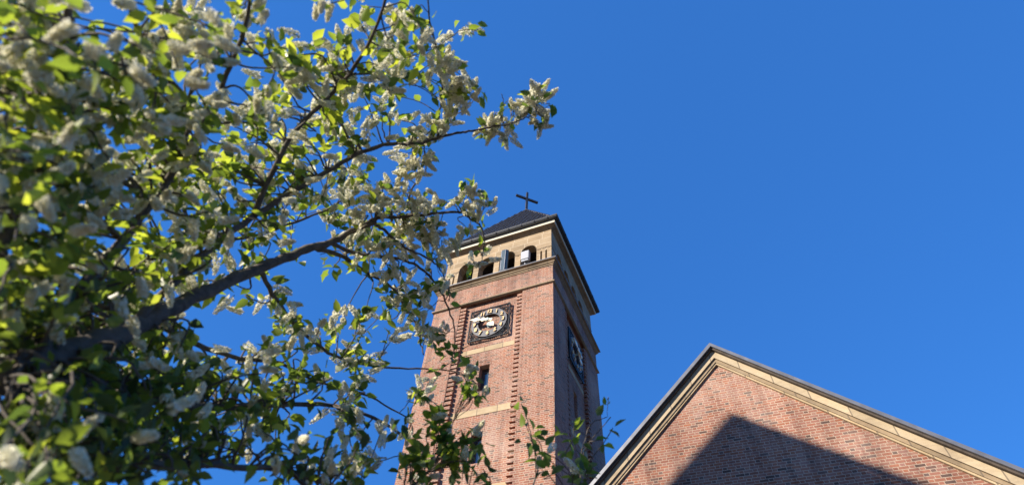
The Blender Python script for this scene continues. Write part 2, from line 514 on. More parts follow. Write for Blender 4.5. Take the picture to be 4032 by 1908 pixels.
# upper cornice
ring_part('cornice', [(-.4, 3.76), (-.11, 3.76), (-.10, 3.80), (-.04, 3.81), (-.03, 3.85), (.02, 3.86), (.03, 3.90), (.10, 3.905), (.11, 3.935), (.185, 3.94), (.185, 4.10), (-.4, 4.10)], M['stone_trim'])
ring_part('fascia', [(.19, 3.96), (.25, 3.96), (.25, 4.22), (.19, 4.22)], M['cream'])
ring_part('soffit', [(-.3, 4.12), (.19, 4.23), (.46, 4.25), (.46, 4.29), (-.3, 4.30)], M['zinc'])
gut = []
for i in range(9):
    t = math.pi + math.pi * i / 8
    gut.append((.44 + .075 * math.cos(t), 4.40 + .095 * math.sin(t)))
gut = [(.365, 4.44)] + gut + [(.525, 4.42), (.525, 4.44), (.50, 4.44), (.50, 4.40), (.38, 4.40)]
gutter = ring_part('gutter', gut, M['zinc'])
for i in range(9):
    a = -4.3 + 8.6 * (i + .5) / 9
    for (x, y, dx, dy) in ((CX + a, TY0 - .44, .03, .095), (TX1 + .44, CY + a * 1.1, .095, .03)):
        gj = MB(); gj.box(x - dx, x + dx, y - dy, y + dy, 4.29, 4.45)
        link('gutter_joint', gj, M['zinc'], gutter)

# stone belfry stage
SI = 0.13
def arch_top(x, kind):
    c, hw, sp = kind[1], kind[2], kind[3]
    t = (x - c) / hw; t = max(-1, min(1, t))
    if kind[0] == 'arch': return sp + .07 + (hw + .02) * math.sqrt(max(0, 1 - t * t))
    return sp + hw * 1.6 * (1 - abs(t))
def belfry_face(k):
    T0 = face_xf(k); h = HALF[k] - SI
    T = lambda a, d, z: T0(a, d + SI, z)
    mb = MB(); z0, z1 = 0.30, 3.80; sh = -0.45 if k == 1 else 0.0
    ops = []
    for i in range(4): ops.append(('arch', (i - 1.5) * 1.525 + sh, .565, 1.99, .62))
    for s in (-1, 1):
        o = s * 3.17
        for dx in (-.0, .34): ops.append(('slot', s * (3.17 + dx) + (sh if False else 0), .058, 1.66, .34))
    ops.sort(key=lambda o: o[1])
    if k in (1, 3): ops = [o for o in ops if o[0] == 'arch'] + [('slot', s * (h - .53 - dx) , .058, 1.66, .34) for s in (-1, 1) for dx in (0, .34)]
    ops.sort(key=lambda o: o[1])
    x = -h
    for kd in ops:
        xa, xb = kd[1] - kd[2], kd[1] + kd[2]
        mb.quad(T(x, 0, z0), T(xa, 0, z0), T(xa, 0, z1), T(x, 0, z1))
        n = 22 if kd[0] == 'arch' else 2
        xs = [kd[1] - kd[2] * math.cos(math.pi * j / n) for j in range(n + 1)]
        dep = kd[4]
        za = arch_top(xa, kd)
        mb.quad(T(xa, 0, z0), T(xa, dep, z0), T(xa, dep, za), T(xa, 0, za))
        mb.quad(T(xb, 0, z0), T(xb, dep, z0), T(xb, dep, za), T(xb, 0, za))
        for p, q_ in zip(xs[:-1], xs[1:]):
            ta, tb = arch_top(p, kd), arch_top(q_, kd)
            mb.quad(T(p, 0, ta), T(q_, 0, tb), T(q_, 0, z1), T(p, 0, z1))
            mb.quad(T(p, 0, ta), T(q_, 0, tb), T(q_, dep, tb), T(p, dep, ta))
            if kd[0] == 'arch':
                mb.quad(T(p, dep, ta), T(q_, dep, tb), T(q_, dep, z1), T(p, dep, z1))
        if kd[0] == 'slot': mb.quad(T(xa, dep, z0), T(xb, dep, z0), T(xb, dep, 1.85), T(xa, dep, 1.85))
        x = xb
    mb.quad(T(x, 0, z0), T(h, 0, z0), T(h, 0, z1), T(x, 0, z1))
    arcs = [o for o in ops if o[0] == 'arch']
    xx = -h + .62
    for kd in arcs:
        mb.quad(T(xx, .62, z0), T(kd[1] - kd[2], .62, z0), T(kd[1] - kd[2], .62, z1), T(xx, .62, z1)); xx = kd[1] + kd[2]
    mb.quad(T(xx, .62, z0), T(h - .62, .62, z0), T(h - .62, .62, z1), T(xx, .62, z1))
    # voussoir mouldings and capitals
    link('belfry_wall', mb, M['stone'], tower, fix=False)
    edges = [-h] + [v for kd in arcs for v in (kd[1] - kd[2], kd[1] + kd[2])] + [h]
    for i in range(0, len(edges), 2):
        a0, a1 = edges[i], edges[i + 1]; cap = MB()
        e0 = a0 - (.03 if i > 0 else .02); e1 = a1 + (.03 if i < 8 else .02)
        boxf(cap, T, e0, e1, -.03, .40, 1.955, 1.995)
        if i in (2, 4, 6):
            boxf(cap, T, e0 + .015, e1 - .015, -.018, .38, 1.90, 1.955)
            boxf(cap, T, a0 + .17, a0 + .24, -.034, -.0, 1.86, 1.91)
        else:
            n = 3
            cw = (a1 - a0) / n
            for j in range(n):
                m0 = a0 + cw * (j + .5)
                boxf(cap, T, m0 - .10, m0 + .10, -.018, .05, 1.885, 1.955)
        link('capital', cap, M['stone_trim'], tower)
    pass
    # arch mouldings standing a little proud
for k in range(4): belfry_face(k)
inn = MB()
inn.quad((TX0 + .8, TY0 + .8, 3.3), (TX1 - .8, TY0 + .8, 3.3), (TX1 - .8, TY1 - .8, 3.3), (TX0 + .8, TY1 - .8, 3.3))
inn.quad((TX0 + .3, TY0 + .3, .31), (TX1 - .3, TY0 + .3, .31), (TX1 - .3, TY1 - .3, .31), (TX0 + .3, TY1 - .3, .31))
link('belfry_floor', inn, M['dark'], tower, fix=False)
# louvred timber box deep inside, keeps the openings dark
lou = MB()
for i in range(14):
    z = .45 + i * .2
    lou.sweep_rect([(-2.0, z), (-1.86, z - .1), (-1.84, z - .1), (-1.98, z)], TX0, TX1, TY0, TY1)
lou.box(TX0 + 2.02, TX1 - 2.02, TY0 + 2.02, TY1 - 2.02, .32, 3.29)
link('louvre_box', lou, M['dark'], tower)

# ---- pyramid roof of pantiles
APEX = np.array((CX, CY, 13.75))
EO = 0.20
base = [np.array((TX0 - EO, TY0 - EO, 4.40)), np.array((TX1 + EO, TY0 - EO, 4.40)), np.array((TX1 + EO, TY1 + EO, 4.40)), np.array((TX0 - EO, TY1 + EO, 4.40))]
roofs = []
for k in range(4):
    A, B = base[k], base[(k + 1) % 4]
    e = B - A; L = np.linalg.norm(e); e = e / L
    mid = (A + B) / 2; sl_ = APEX - mid; H = np.linalg.norm(sl_); s_ = sl_ / H
    nrm = np.cross(e, s_)
    rows = 22; cols = int(round(L / .38)); sub = 6; rs = 3
    mb = MB()
    prof = [0, .045, .075, .07, .03, .0]
    cw = L / cols; rh = H / rows
    for r in range(rows):
        t0, t1 = r * rh, (r + 1) * rh * 1.0
        for c in range(cols):
            x0 = c * cw
            xc = x0 + cw / 2
            lim0 = (t0 + rh * .5) / H * L / 2
            if xc < lim0 - cw * .2 or xc > L - lim0 + cw * .2: continue
            vs = []; jit = random.uniform(-.008, .008)
            for (tt, lift) in ((t0 - .03, .085), (t1, .01)):
                for j in range(sub):
                    xx = x0 + cw * j / (sub - 1)
                    ll = tt / H * L / 2
                    xx = min(max(xx, ll), L - ll) if tt > 0 else xx
                    vs.append(A + e * xx + s_ * tt + nrm * (prof[j] * 1.9 + lift + jit))
            for j in range(sub):       # butt edge of the tile
                xx = x0 + cw * j / (sub - 1)
                vs.append(A + e * xx + s_ * (t0 - .03) + nrm * (prof[j] * 1.9 + .085 + jit - .085))
            fs = [(j, j + 1, sub + j + 1, sub + j) for j in range(sub - 1)] + [(2 * sub + j, 2 * sub + j + 1, j + 1, j) for j in range(sub - 1)]
            mb.add(vs, fs)
    mb.add([A - nrm * .02, B - nrm * .02, APEX - nrm * .02], [(0, 1, 2)])
    roofs.append((k, mb))
allm = MB()
for k, mb in roofs: allm.add(mb.v, mb.f)
roof = link('roof', allm, M['tile'], tower, fix=False)
for k in range(4):
    A = base[k]; d = APEX - A; L = np.linalg.norm(d); d = d / L
    mb = MB(); n = 30
    out = np.array((A[0] - CX, A[1] - CY, 0)); out /= np.linalg.norm(out)
    up = np.cross(np.cross(d, out), d); 
    up = out - d * (out @ d); up /= np.linalg.norm(up)
    for i in range(n):
        p0 = A + d * (L * i / n) + up * .04; p1 = A + d * (L * (i + 1.12) / n) + up * .02
        if i == n - 1: p1 = APEX + np.array((0, 0, .05))
        mb.tube([p0, p1], [.135, .105], 8)
    link('ridge_tiles', mb, M['ridge'] if k != 0 else M['tile'], roof)
lead = MB(); lead.tube([APEX + np.array((0, 0, -.25)), APEX + np.array((0, 0, .12)), APEX + np.array((0, 0, .2))], [.30, .12, .07], 10)
link('apex_cap', lead, M['ridge'], roof)

# cross on the apex (arms turned about 44 degrees from the front face)
cr = MB()
ca, sa = math.cos(math.radians(44)), math.sin(math.radians(44))
def cbox(l0, l1, w, z0, z1):
    vs = []
    for z in (z0, z1):
        for b in (-w, w):
            for a in (l0, l1):
                vs.append((CX + a * ca - b * sa, CY + a * sa + b * ca, z))
    cr.add(vs, [(0, 2, 3, 1), (4, 5, 7, 6), (0, 1, 5, 4), (2, 6, 7, 3), (1, 3, 7, 5), (0, 4, 6, 2)])
cbox(-.095, .095, .095, 13.7, 15.56); cbox(-.095, .095, .095, 15.76, 16.68); cbox(-1.08, 1.08, .092, 15.56, 15.76)
cross = link('cross', cr, M['zinc'], tower)

# ------------------------------------------------------------------ tower clocks
def text_mesh(s, size, depth, offset=0.02, shear=0.0):
    cu = bpy.data.curves.new('txt', 'FONT'); cu.body = s; cu.size = size; cu.extrude = depth / 2
    cu.offset = offset; cu.align_x = 'CENTER'; cu.align_y = 'CENTER'; cu.shear = shear; cu.resolution_u = 3
    ob = bpy.data.objects.new('txt', cu); COL.objects.link(ob)
    bpy.context.view_layer.update()
    me = bpy.data.meshes.new_from_object(ob)
    vs = [tuple(v.co) for v in me.vertices]; fs = [tuple(p.vertices) for p in me.polygons]
    bpy.data.objects.remove(ob); bpy.data.curves.remove(cu); bpy.data.meshes.remove(me)
    xs = [v[0] for v in vs]; ys = [v[1] for v in vs]
    cx, cy = (min(xs) + max(xs)) / 2, (min(ys) + max(ys)) / 2
    return [(v[0] - cx, v[1] - cy, v[2]) for v in vs], fs
def make_clock(base, rotz, label, minute, hour):
    t = thing('tower_clock', base, label, 'clock', 'clocks on the faces of the tower', rotz)
    B = np.array(base, float)
    def P(a, d, z): return (B[0] + a, B[1] - d, B[2] + z)       # d = distance out from the wall panel
    KX, KZ = 1.28, 1.19
    fr = MB()
    for (a0, a1, z0, z1) in ((-KX, KX, KZ - .035, KZ + .02), (-KX, KX, -KZ - .02, -KZ + .035), (-KX - .02, -KX + .035, -KZ + .035, KZ - .035), (KX - .035, KX + .02, -KZ + .035, KZ - .035)):
        fr.box(B[0] + a0, B[0] + a1, B[1] - .20, B[1] - .13, B[2] + z0, B[2] + z1)
    for sx in (-1, 1):
        for sz in (-1, 1):
            fr.tube([P(sx * (KX - .02), .16, sz * (KZ - .03)), P(sx * (KX - .02), -.02, sz * (KZ - .03))], .03, 6)
    frame = link('frame', fr, M['iron'], t)
    dial = MB(); n = 64
    ro, ri = 1.14, .70; kz = KZ / KX
    vs = []; fs = []
    for i in range(n):
        a = 2 * math.pi * i / n; c, s_ = math.cos(a), math.sin(a) * kz
        vs += [P(ro * c, .20, ro * s_), P(ri * c, .20, ri * s_), P(ri * c, .13, ri * s_), P(ro * c, .13, ro * s_)]
    for i in range(n):
        j = (i + 1) % n
        for q in range(4):
            r = (q + 1) % 4
            fs.append((4 * i + q, 4 * j + q, 4 * j + r, 4 * i + r))
    dial.add(vs, fs)
    dl = link('dial_ring', dial, M['dial'], t)
    # beaded minute track
    tr = MB()
    for i in range(60):
        a = 2 * math.pi * i / 60; c, s_ = math.cos(a), math.sin(a) * kz
        p = P(1.205 * c, .165, 1.205 * s_)
        tr.tube([P(1.15 * c, .165, 1.15 * s_), P(1.245 * c, .165, 1.245 * s_)], .018, 5)
    pts = [P(1.25 * math.cos(2 * math.pi * i / 48), .165, 1.25 * kz * math.sin(2 * math.pi * i / 48)) for i in range(49)]
    tr.tube(pts, .016, 5, False)
    link('minute_track', tr, M['iron'], dl)
    # scrollwork in each corner
    for sx in (-1, 1):
        for sz in (-1, 1):
            sc = MB()
            def spiral(cx, cz, r, turns, a0, sg, w=.017):
                pts = []
                for i in range(int(14 * turns) + 1):
                    f = i / (14 * turns); a = a0 + sg * 2 * math.pi * turns * f; rr = r * (1 - .85 * f)
                    pts.append(P(sx * (cx + rr * math.cos(a)), .16, sz * (cz + rr * math.sin(a))))
                sc.tube(pts, [w * (1 - .3 * i / len(pts)) for i in range(len(pts))], 5)
            spiral(1.09, 1.00, .145, 1.6, 0, 1); spiral(1.09, 1.00, .10, 1.2, 2, -1)
            for k_ in range(4):
                f = k_ / 3
                spiral(1.14 - .0 * f, .82 - .27 * f, .085 - .018 * f, 1.5, 1.2 * k_, (-1) ** k_)
                spiral(.90 - .29 * f, 1.04 + .0 * f, .085 - .018 * f, 1.5, 1.5 + 1.2 * k_, -(-1) ** k_)
            spiral(.93, .86, .085, 1.4, .7, 1)
            sc.tube([P(sx * .86, .16, sz * .80), P(sx * 1.24, .16, sz * 1.15)], .012, 5)
            sc.tube([P(sx * 1.2, .16, sz * .35), P(sx * 1.18, .16, sz * .75), P(sx * 1.24, .16, sz * .95)], .012, 5)
            sc.tube([P(sx * .4, .16, sz * 1.13), P(sx * .8, .16, sz * 1.12), P(sx * 1.0, .16, sz * 1.17)], .012, 5)
            link('scrollwork', sc, M['iron'], frame)
    for h in range(1, 13):
        a = math.radians(90 - 30 * h)
        tv, tf = text_mesh(str(h), .37, .05, .012, .10)
        mb = MB(); cx, cz = .915 * math.cos(a), .915 * kz * math.sin(a)
        mb.add([P(cx + v[0] * .92, .245 + v[2], cz + v[1] * .98) for v in tv], tf)
        link('numeral', mb, M['gold'], t)
    def hand(ang, outl, d):
        a = math.radians(90 - 6 * ang); ux, uz = math.cos(a), math.sin(a) * kz
        px, pz = -math.sin(a), math.cos(a) * kz
        pts = [(l, w) for l, w in outl] + [(l, -w) for l, w in reversed(outl) if w > 0]
        n = len(pts); vs = []
        for dd in (d, d + .045):
            vs += [P(l * ux + w * px, dd, l * uz + w * pz) for l, w in pts]
        fs = [tuple(range(n)), tuple(range(2 * n - 1, n - 1, -1))] + [(i, i + n, (i + 1) % n + n, (i + 1) % n) for i in range(n)]
        mb = MB(); mb.add(vs, fs); return mb
    mo = [(-.34, 0), (-.30, .10), (-.16, .07), (-.05, .12), (.06, .12), (.16, .06), (.24, .15), (.34, .15), (.42, .05), (.52, .05), (.58, .11), (.66, .06), (.72, .16), (.86, .13), (1.0, .06), (1.24, 0)]
    ho = [(-.28, 0), (-.22, .09), (-.10, .06), (.0, .13), (.10, .07), (.18, .05), (.26, .13), (.34, .05), (.40, .17), (.52, .15), (.60, .07), (.72, 0)]
    link('minute_hand', hand(minute, mo, .42), M['hand'], t)
    link('hour_hand', hand(hour, ho, .34), M['hand'], t)
    hb = MB(); hb.tube([P(0, -.02, 0), P(0, .0, 0), P(0, .04, 0)], [.24, .24, .24], 20); hb.tube([P(0, .04, 0), P(0, .48, 0)], .06, 12); hb.tube([P(0, .466, 0), P(0, .50, 0)], [.13, .10], 16)
    link('hub', hb, M['patina'], t)
    return t
make_clock((CX, TY0 + PD, -3.66), 0, 'sunlit square clock with gold numerals on the front of the tower', 47.6, 24.0)
c2 = make_clock((TX1 - PD, CY - .30, -3.9), math.radians(90), 'shaded square clock on the dark side face of the tower', 47.6, 24.0)

# ------------------------------------------------------------------ antennas on the ledge
at = thing('panel_antenna', (-3.33, -.16, .34), 'tall blue grey panel antenna standing before the belfry arches', 'antenna')
mb = MB(); x0, x1, yb, yf = -3.60, -3.06, -.04, -.27
out = [(x0, yb), (x0, yb - .10), (x0 + .12, yf), (x1 - .15, yf), (x1, yb - .10), (x1, yb)]
n = len(out); vs = [(x, y, .40) for x, y in out] + [(x - .0, y, 2.46) for x, y in out]
mb.add(vs, [tuple(range(n)), tuple(range(n, 2 * n))] + [(i, (i + 1) % n, (i + 1) % n + n, i + n) for i in range(n)])
hs = link('housing', mb, M['ant_blue'], at, bevel=.01)
mb = MB()
for xx in (x0 + .12, x1 - .15): mb.box(xx - .012, xx + .012, yf - .012, yf + .02, .42, 2.44)
link('seam', mb, M['steel'], hs)
mb = MB(); mb.box(x0 + .02, x1 - .02, yf + .03, yb, .34, .40); link('base_plate', mb, M['ant_white'], at)
at = thing('radio_unit', (-1.80, -.14, .34), 'light grey radio box on a short pole in the right belfry arch', 'antenna')
mb = MB(); mb.box(-2.06, -1.50, -.34, -.02, .82, 1.60); link('housing', mb, M['ant_white'], at, bevel=.03)
mb = MB(); mb.box(-2.03, -1.53, -.30, -.06, .66, .81); link('connector_box', mb, M['steel'], at, bevel=.02)
for i in range(5):
    c_ = MB(); xx = -1.98 + i * .095
    c_.tube([(xx, -.2, .665), (xx, -.2, .58), (xx + .02, -.14, .50)], .022, 6); link('connector', c_, M['iron'], at)
mb = MB(); mb.tube([(-1.80, -.15, .34), (-1.80, -.15, 1.80)], .045, 10); link('pole', mb, M['ant_white'], at)

# ------------------------------------------------------------------ nave with its gable
GX, GY, GZ = 7.43, -0.60, -9.36
SL = 0.94; HWD = 8.1
nave = thing('church_nave', (GX, GY + 12, ZG), 'red brick church building with a steep gable and pale sandstone verge', 'church')
def nbase(): return None
gw = MB()
ez = GZ - SL * HWD
gy1 = GY + 24
topz = GZ - .55
x0, x1 = GX - HWD, GX + HWD
# left wall stops against the tower
prof = [(x0, ZG), (x1, ZG), (x1, ez - .5), (GX, topz), (x0, ez - .5)]
TSTOP = .02
gw.add([(x, GY, z) for x, z in prof], [(0, 1, 2, 3, 4)])
gw.add([(x, gy1, z) for x, z in prof], [(4, 3, 2, 1, 0)])
gw.quad((x1, GY, ZG), (x1, gy1, ZG), (x1, gy1, ez - .5), (x1, GY, ez - .5))
gw.quad((x0, GY, ZG), (x0, TY0 - .01, ZG), (x0, TY0 - .01, ez - .5), (x0, GY, ez - .5))
gw.quad((x0, gy1, ZG), (x0, TY1 + .01, ZG), (x0, TY1 + .01, ez - .5), (x0, gy1, ez - .5))
link('wall', gw, M['brick'], nave, fix=False)
def slope_slab(mb, y0, y1, t0, t1, sides=(-1, 1), ext=0.0):
    """slab following both slopes, t = vertical offset below the ridge line"""
    for s in sides:
        hw = HWD + ext
        vs = []
        for y in (y0, y1):
            vs += [(GX, y, GZ - t0), (GX + s * hw, y, GZ - t0 - SL * hw), (GX + s * hw, y, GZ - t1 - SL * hw), (GX, y, GZ - t1)]
        mb.add(vs, [(0, 1, 2, 3), (4, 5, 6, 7), (0, 1, 5, 4), (2, 3, 7, 6), (1, 2, 6, 5)])
v1 = MB(); slope_slab(v1, GY - .20, GY + .1, .30, .66); va = link('verge_stone', v1, M['stone_verge'], nave)
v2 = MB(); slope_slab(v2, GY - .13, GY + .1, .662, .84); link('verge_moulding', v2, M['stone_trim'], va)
v4 = MB(); slope_slab(v4, GY - .09, GY + .1, .842, .93); link('verge_bead', v4, M['band'], va)
v3 = MB(); slope_slab(v3, GY - .43, GY + .4, .02, .20, ext=.1); vz = link('verge_flashing', v3, M['zinc_light'], nave)
v5 = MB(); slope_slab(v5, GY - .33, GY + .1, .202, .298); link('verge_shadow_strip', v5, M['wood'], vz)  # solid dark strip drawn as the shadow line under the flashing
rf = MB(); 
for s in (-1, 1):
    hw = HWD + .3 if s > 0 else 7.35
    vs = []
    for y in (GY + .4, gy1 + .3):
        vs += [(GX, y, GZ - .1), (GX + s * hw, y, GZ - .1 - SL * hw), (GX + s * hw, y, GZ - .4 - SL * hw), (GX, y, GZ - .4)]
    rf.add(vs, [(0, 1, 2, 3), (4, 5, 6, 7), (0, 1, 5, 4), (2, 3, 7, 6), (1, 2, 6, 5)])
link('roof', rf, M['slate'], nave)

# ------------------------------------------------------------------ unseen tall house added behind the viewer, shaped to cast the gable's shadow
TS = 25.5
pa = np.array((7.43, GY, -12.55)); pa = pa + (SUN / -SUN[1]) * TS
hb_ = thing('shadow_house', (pa[0], pa[1] - 2, ZG), 'tall narrow plastered house added out of view behind the viewer to shadow the gable', 'house')
hm = MB(); hx0, hx1 = pa[0] - 6.2, pa[0] + 5.0; hz = pa[2]
zl, zr = hz - .83 * 6.2, hz - .73 * 5.0
hm.prism([(hx0, ZG), (hx1, ZG), (hx1, zr - .3), (pa[0], hz - .3), (hx0, zl - .3)], pa[1], pa[1] - 4)
link('wall', hm, M['plaster'], hb_)
hr = MB()
for s, zz in ((-1, zl), (1, zr)):
    xe = hx0 if s < 0 else hx1
    vs = []
    for y in (pa[1] + .02, pa[1] - 4.3): vs += [(pa[0], y, hz), (xe, y, zz), (xe, y, zz - .28), (pa[0], y, hz - .28)]
    hr.add(vs, [(0, 1, 2, 3), (4, 5, 6, 7), (0, 1, 5, 4), (2, 3, 7, 6), (1, 2, 6, 5)])
link('roof', hr, M['slate'], hb_)


# ------------------------------------------------------------------ bird cherry tree
# Every branch was traced as (u, v, distance): a direction from the photographer and how far off it hangs;
# world points follow from that once, and everything else grows from those branches in the round.
rng = np.random.default_rng(7)
def at_ray(u, v, d):
    q = RM @ np.array([(u - 2016) / FPX, -(v - 954) / FPX, -1.0])
    return CAM + q / np.linalg.norm(q) * d
def project(P):
    q = (np.asarray(P) - CAM) @ RM
    return 2016 + FPX * q[..., 0] / -q[..., 2], 954 - FPX * q[..., 1] / -q[..., 2], -q[..., 2]
def dist(u, v):
    r = math.hypot(u - 1950, (v - 1000) * 1.1)
    f = min(1, max(0, (r - 450) / 1350))
    return 5.0 - 2.3 * f
def smooth_path(pts, n=5, wob=0.0):
    pts = [np.array(p, float) for p in pts]; out = []
    P = [2 * pts[0] - pts[1]] + pts + [2 * pts[-1] - pts[-2]]
    for i in range(1, len(P) - 2):
        for k in range(n):
            t = k / n
            a, b, c, d = P[i - 1], P[i], P[i + 1], P[i + 2]
            q = .5 * ((2 * b) + (-a + c) * t + (2 * a - 5 * b + 4 * c - d) * t * t + (-a + 3 * b - 3 * c + d) * t ** 3)
            if wob: q = q + rng.normal(0, wob, 3)
            out.append(q)
    out.append(pts[-1]); return out
def Z7(x, y): return (1300 + x / 1.523, 700 + y / 1.523)
def Z6(x, y): return (1500 + x / 2.0314, 300 + y / 2.0314)

BR = {}   # name -> (path, r0, r1)
def limb(name, uv, r0, r1, dd=0.0, start=None, n=5, dfix=None, wob=0.004):
    pts = []
    if start is not None: pts.append(start)
    for i, (u, v) in enumerate(uv):
        d = (dist(u, v) if dfix is None else dfix) + (dd if not callable(dd) else dd(i / max(1, len(uv) - 1)))
        pts.append(at_ray(u, v, d))
    BR[name] = (smooth_path(pts, n, wob), r0, r1)
    return BR[name][0]
main = limb('main', [(-420, 1680), (-150, 1560), (130, 1430), (430, 1330), (620, 1235), (790, 1155), (1020, 1055), (1180, 990), (1300, 955), (1400, 905), (1478, 872)], .078, .020, wob=.006)
def near(path, u, v):
    uu, vv, _ = project(np.array(path)); i = int(np.argmin((uu - u) ** 2 + (vv - v) ** 2)); return path[i]
J = near(main, 1300, 955)
limb('b2', [Z7(150, 455), Z7(330, 475), Z7(450, 495), Z7(560, 550), Z7(640, 640), Z7(700, 760), Z7(740, 870), Z7(748, 1000), Z7(742, 1060)], .020, .004, start=J)
limb('b3', [Z7(70, 470), Z7(200, 555), Z7(350, 640), Z7(430, 740), Z7(510, 870), Z7(535, 960), Z7(560, 1060)], .022, .006, start=near(main, 1240, 975), dd=.2)
limb('b4', [Z7(250, 280), Z7(310, 305), Z7(380, 360), Z7(450, 420), Z7(560, 465), Z7(640, 520), Z7(690, 600), Z7(715, 700), Z7(708, 740)], .018, .004, start=near(main, 1400, 905), dd=-.15)
b5 = limb('b5', [Z7(280, 240), Z7(400, 235), Z7(560, 220), Z7(680, 210), Z7(780, 205), Z7(850, 250), Z7(900, 290), Z7(925, 370), Z7(910, 480), Z7(885, 530)], .020, .004, start=near(main, 1400, 905), dd=-.05)
limb('b6', [Z7(475, 130), Z7(490, 60), Z7(530, 20), Z7(550, -10), Z6(360, 740), Z6(350, 620), Z6(345, 560)], .011, .005, start=near(b5, *Z7(480, 225)))
limb('b5a', [Z7(740, 160), Z7(690, 150), Z7(640, 145), Z7(600, 150)], .006, .003, start=near(b5, *Z7(780, 205)))
limb('b5b', [Z7(810, 185), Z7(820, 150), Z7(822, 90), Z7(820, 30)], .006, .003, start=near(b5, *Z7(790, 205)))
limb('b5c', [Z7(890, 215), Z7(920, 185), Z7(935, 165)], .006, .003, start=near(b5, *Z7(850, 250)))
limb('b5d', [Z7(838, 250), Z7(840, 290), Z7(820, 330)], .005, .003, start=near(b5, *Z7(825, 230)))
limb('b7s', [Z7(600, 290), Z7(640, 360), Z7(660, 430), Z7(665, 500)], .006, .003, start=near(b5, *Z7(560, 220)), dd=.1)
up2 = limb('up2', [(800, 1000), (1000, 850), (1250, 700), (1400, 610), (1529, 568), (1598, 566), (1662, 561), (1716, 546), (1775, 529), (1835, 519), (1894, 509), (1950, 495), (2002, 489), (2041, 475), (2086, 457), (2120, 448)], .024, .0035, start=near(main, 500, 1300), dd=-.2)
limb('up2a', [(1726, 477), (1734, 423), (1741, 350), (1720, 200), (1690, 60), (1680, -80)], .010, .005, start=near(up2, 1731, 541))
limb('up2b', [(1775, 467), (1815, 438), (1854, 403), (1880, 380)], .007, .003, start=near(up2, 1746, 531))
limb('up2c', [(1975, 440), (1982, 400), (1975, 370)], .005, .003, start=near(up2, 1985, 492))
up3 = limb('up3', [(300, 1150), (520, 900), (700, 650), (850, 400), (950, 150), (1000, -80)], .032, .008, start=near(main, 130, 1430), dd=-.1)
up4 = limb('up4', [(1130, 560), (1300, 380), (1420, 230), (1500, 60), (1540, -100)], .02, .008, start=near(up2, 1000, 850), dd=-.2)
up5 = limb('up5', [(-100, 1200), (50, 850), (180, 500), (250, 200), (280, -50)], .032, .012, start=near(main, -150, 1560), dd=.1)
up6 = limb('up6', [(750, 420), (600, 250), (520, 50), (500, -60)], .016, .008, start=near(up3, 700, 650), dd=.2)
up7 = limb('up7', [(-200, 900), (-300, 500), (-320, 100)], .03, .012, start=near(up5, -100, 1200))
lf1 = limb('lf1', [(500, 1080), (760, 960), (1000, 930), (1200, 860), (1330, 800), (1440, 700)], .022, .006, start=near(main, 430, 1330), dd=.35)
lo1 = limb('lo1', [(250, 1480), (520, 1560), (800, 1600), (1100, 1590), (1350, 1600), (1540, 1680), (1680, 1790)], .04, .007, start=near(main, -150, 1560), dd=.2)
lo2 = limb('lo2', [(-250, 1750), (150, 1800), (500, 1830), (850, 1830), (1150, 1860), (1400, 1960)], .045, .01, start=near(main, -420, 1680), dd=.1)
lo3 = limb('lo3', [(1090, 1180), (1180, 1300), (1320, 1400), (1480, 1440), (1640, 1450), (1790, 1460), (1860, 1530)], .020, .004, start=near(main, 1020, 1055), dd=.15)
lo4 = limb('lo4', [(700, 1320), (900, 1400), (1100, 1430), (1250, 1500), (1450, 1560), (1600, 1640)], .024, .006, start=near(main, 620, 1235), dd=.4)
lo5 = limb('lo5', [(1380, 2080), (1560, 1960), (1690, 1850), (1760, 1720), (1790, 1640)], .016, .004, start=near(lo2, 1150, 1860))
lo6 = limb('lo6', [(1750, 2100), (2000, 2030), (2110, 1880), (2100, 1750), (2060, 1660)], .012, .003, start=near(lo5, 1560, 1960), dd=.2)
lo7 = limb('lo7', [(2180, 2090), (2280, 1960), (2290, 1800), (2320, 1680), (2390, 1640)], .010, .003, start=near(lo6, 2000, 2030), dd=.1)
p0 = main[0]
trunk_base = np.array((p0[0] - .75, p0[1] + .25, ZG))
trunk = smooth_path([trunk_base, trunk_base + np.array((.05, .02, .9)), (trunk_base + p0) / 2 + np.array((-.12, 0, .1)), p0 - (main[2] - p0) * .8, p0], 6)
tree = thing('bird_cherry_tree', tuple(trunk_base), 'blossoming bird cherry tree with white flower clusters filling the left side', 'tree')
tk = MB(); tk.tube(trunk, list(np.linspace(.20, .10, len(trunk))), 14)
link('trunk', tk, M['bark'], tree, smooth=True)
GROUPS = {'main': ['main'], 'b2': ['b2'], 'b3': ['b3'], 'b4': ['b4'], 'b5': ['b5', 'b5a', 'b5b', 'b5c', 'b5d', 'b7s'], 'b6': ['b6'],
          'up2': ['up2', 'up2a', 'up2b', 'up2c'], 'up3': ['up3', 'up6'], 'up4': ['up4'], 'up5': ['up5', 'up7'], 'lf1': ['lf1'],
          'lo1': ['lo1'], 'lo2': ['lo2'], 'lo3': ['lo3'], 'lo4': ['lo4'], 'lo5': ['lo5'], 'lo6': ['lo6'], 'lo7': ['lo7']}
OWNER = {b: g for g, bs in GROUPS.items() for b in bs}
allp = []; allo = []
for b, (path, r0, r1) in BR.items():
    for i, p in enumerate(path): allp.append(p); allo.append((OWNER[b], b, i, r0 + (r1 - r0) * i / len(path)))
allp = np.array(allp); AU, AV, AD = project(allp)

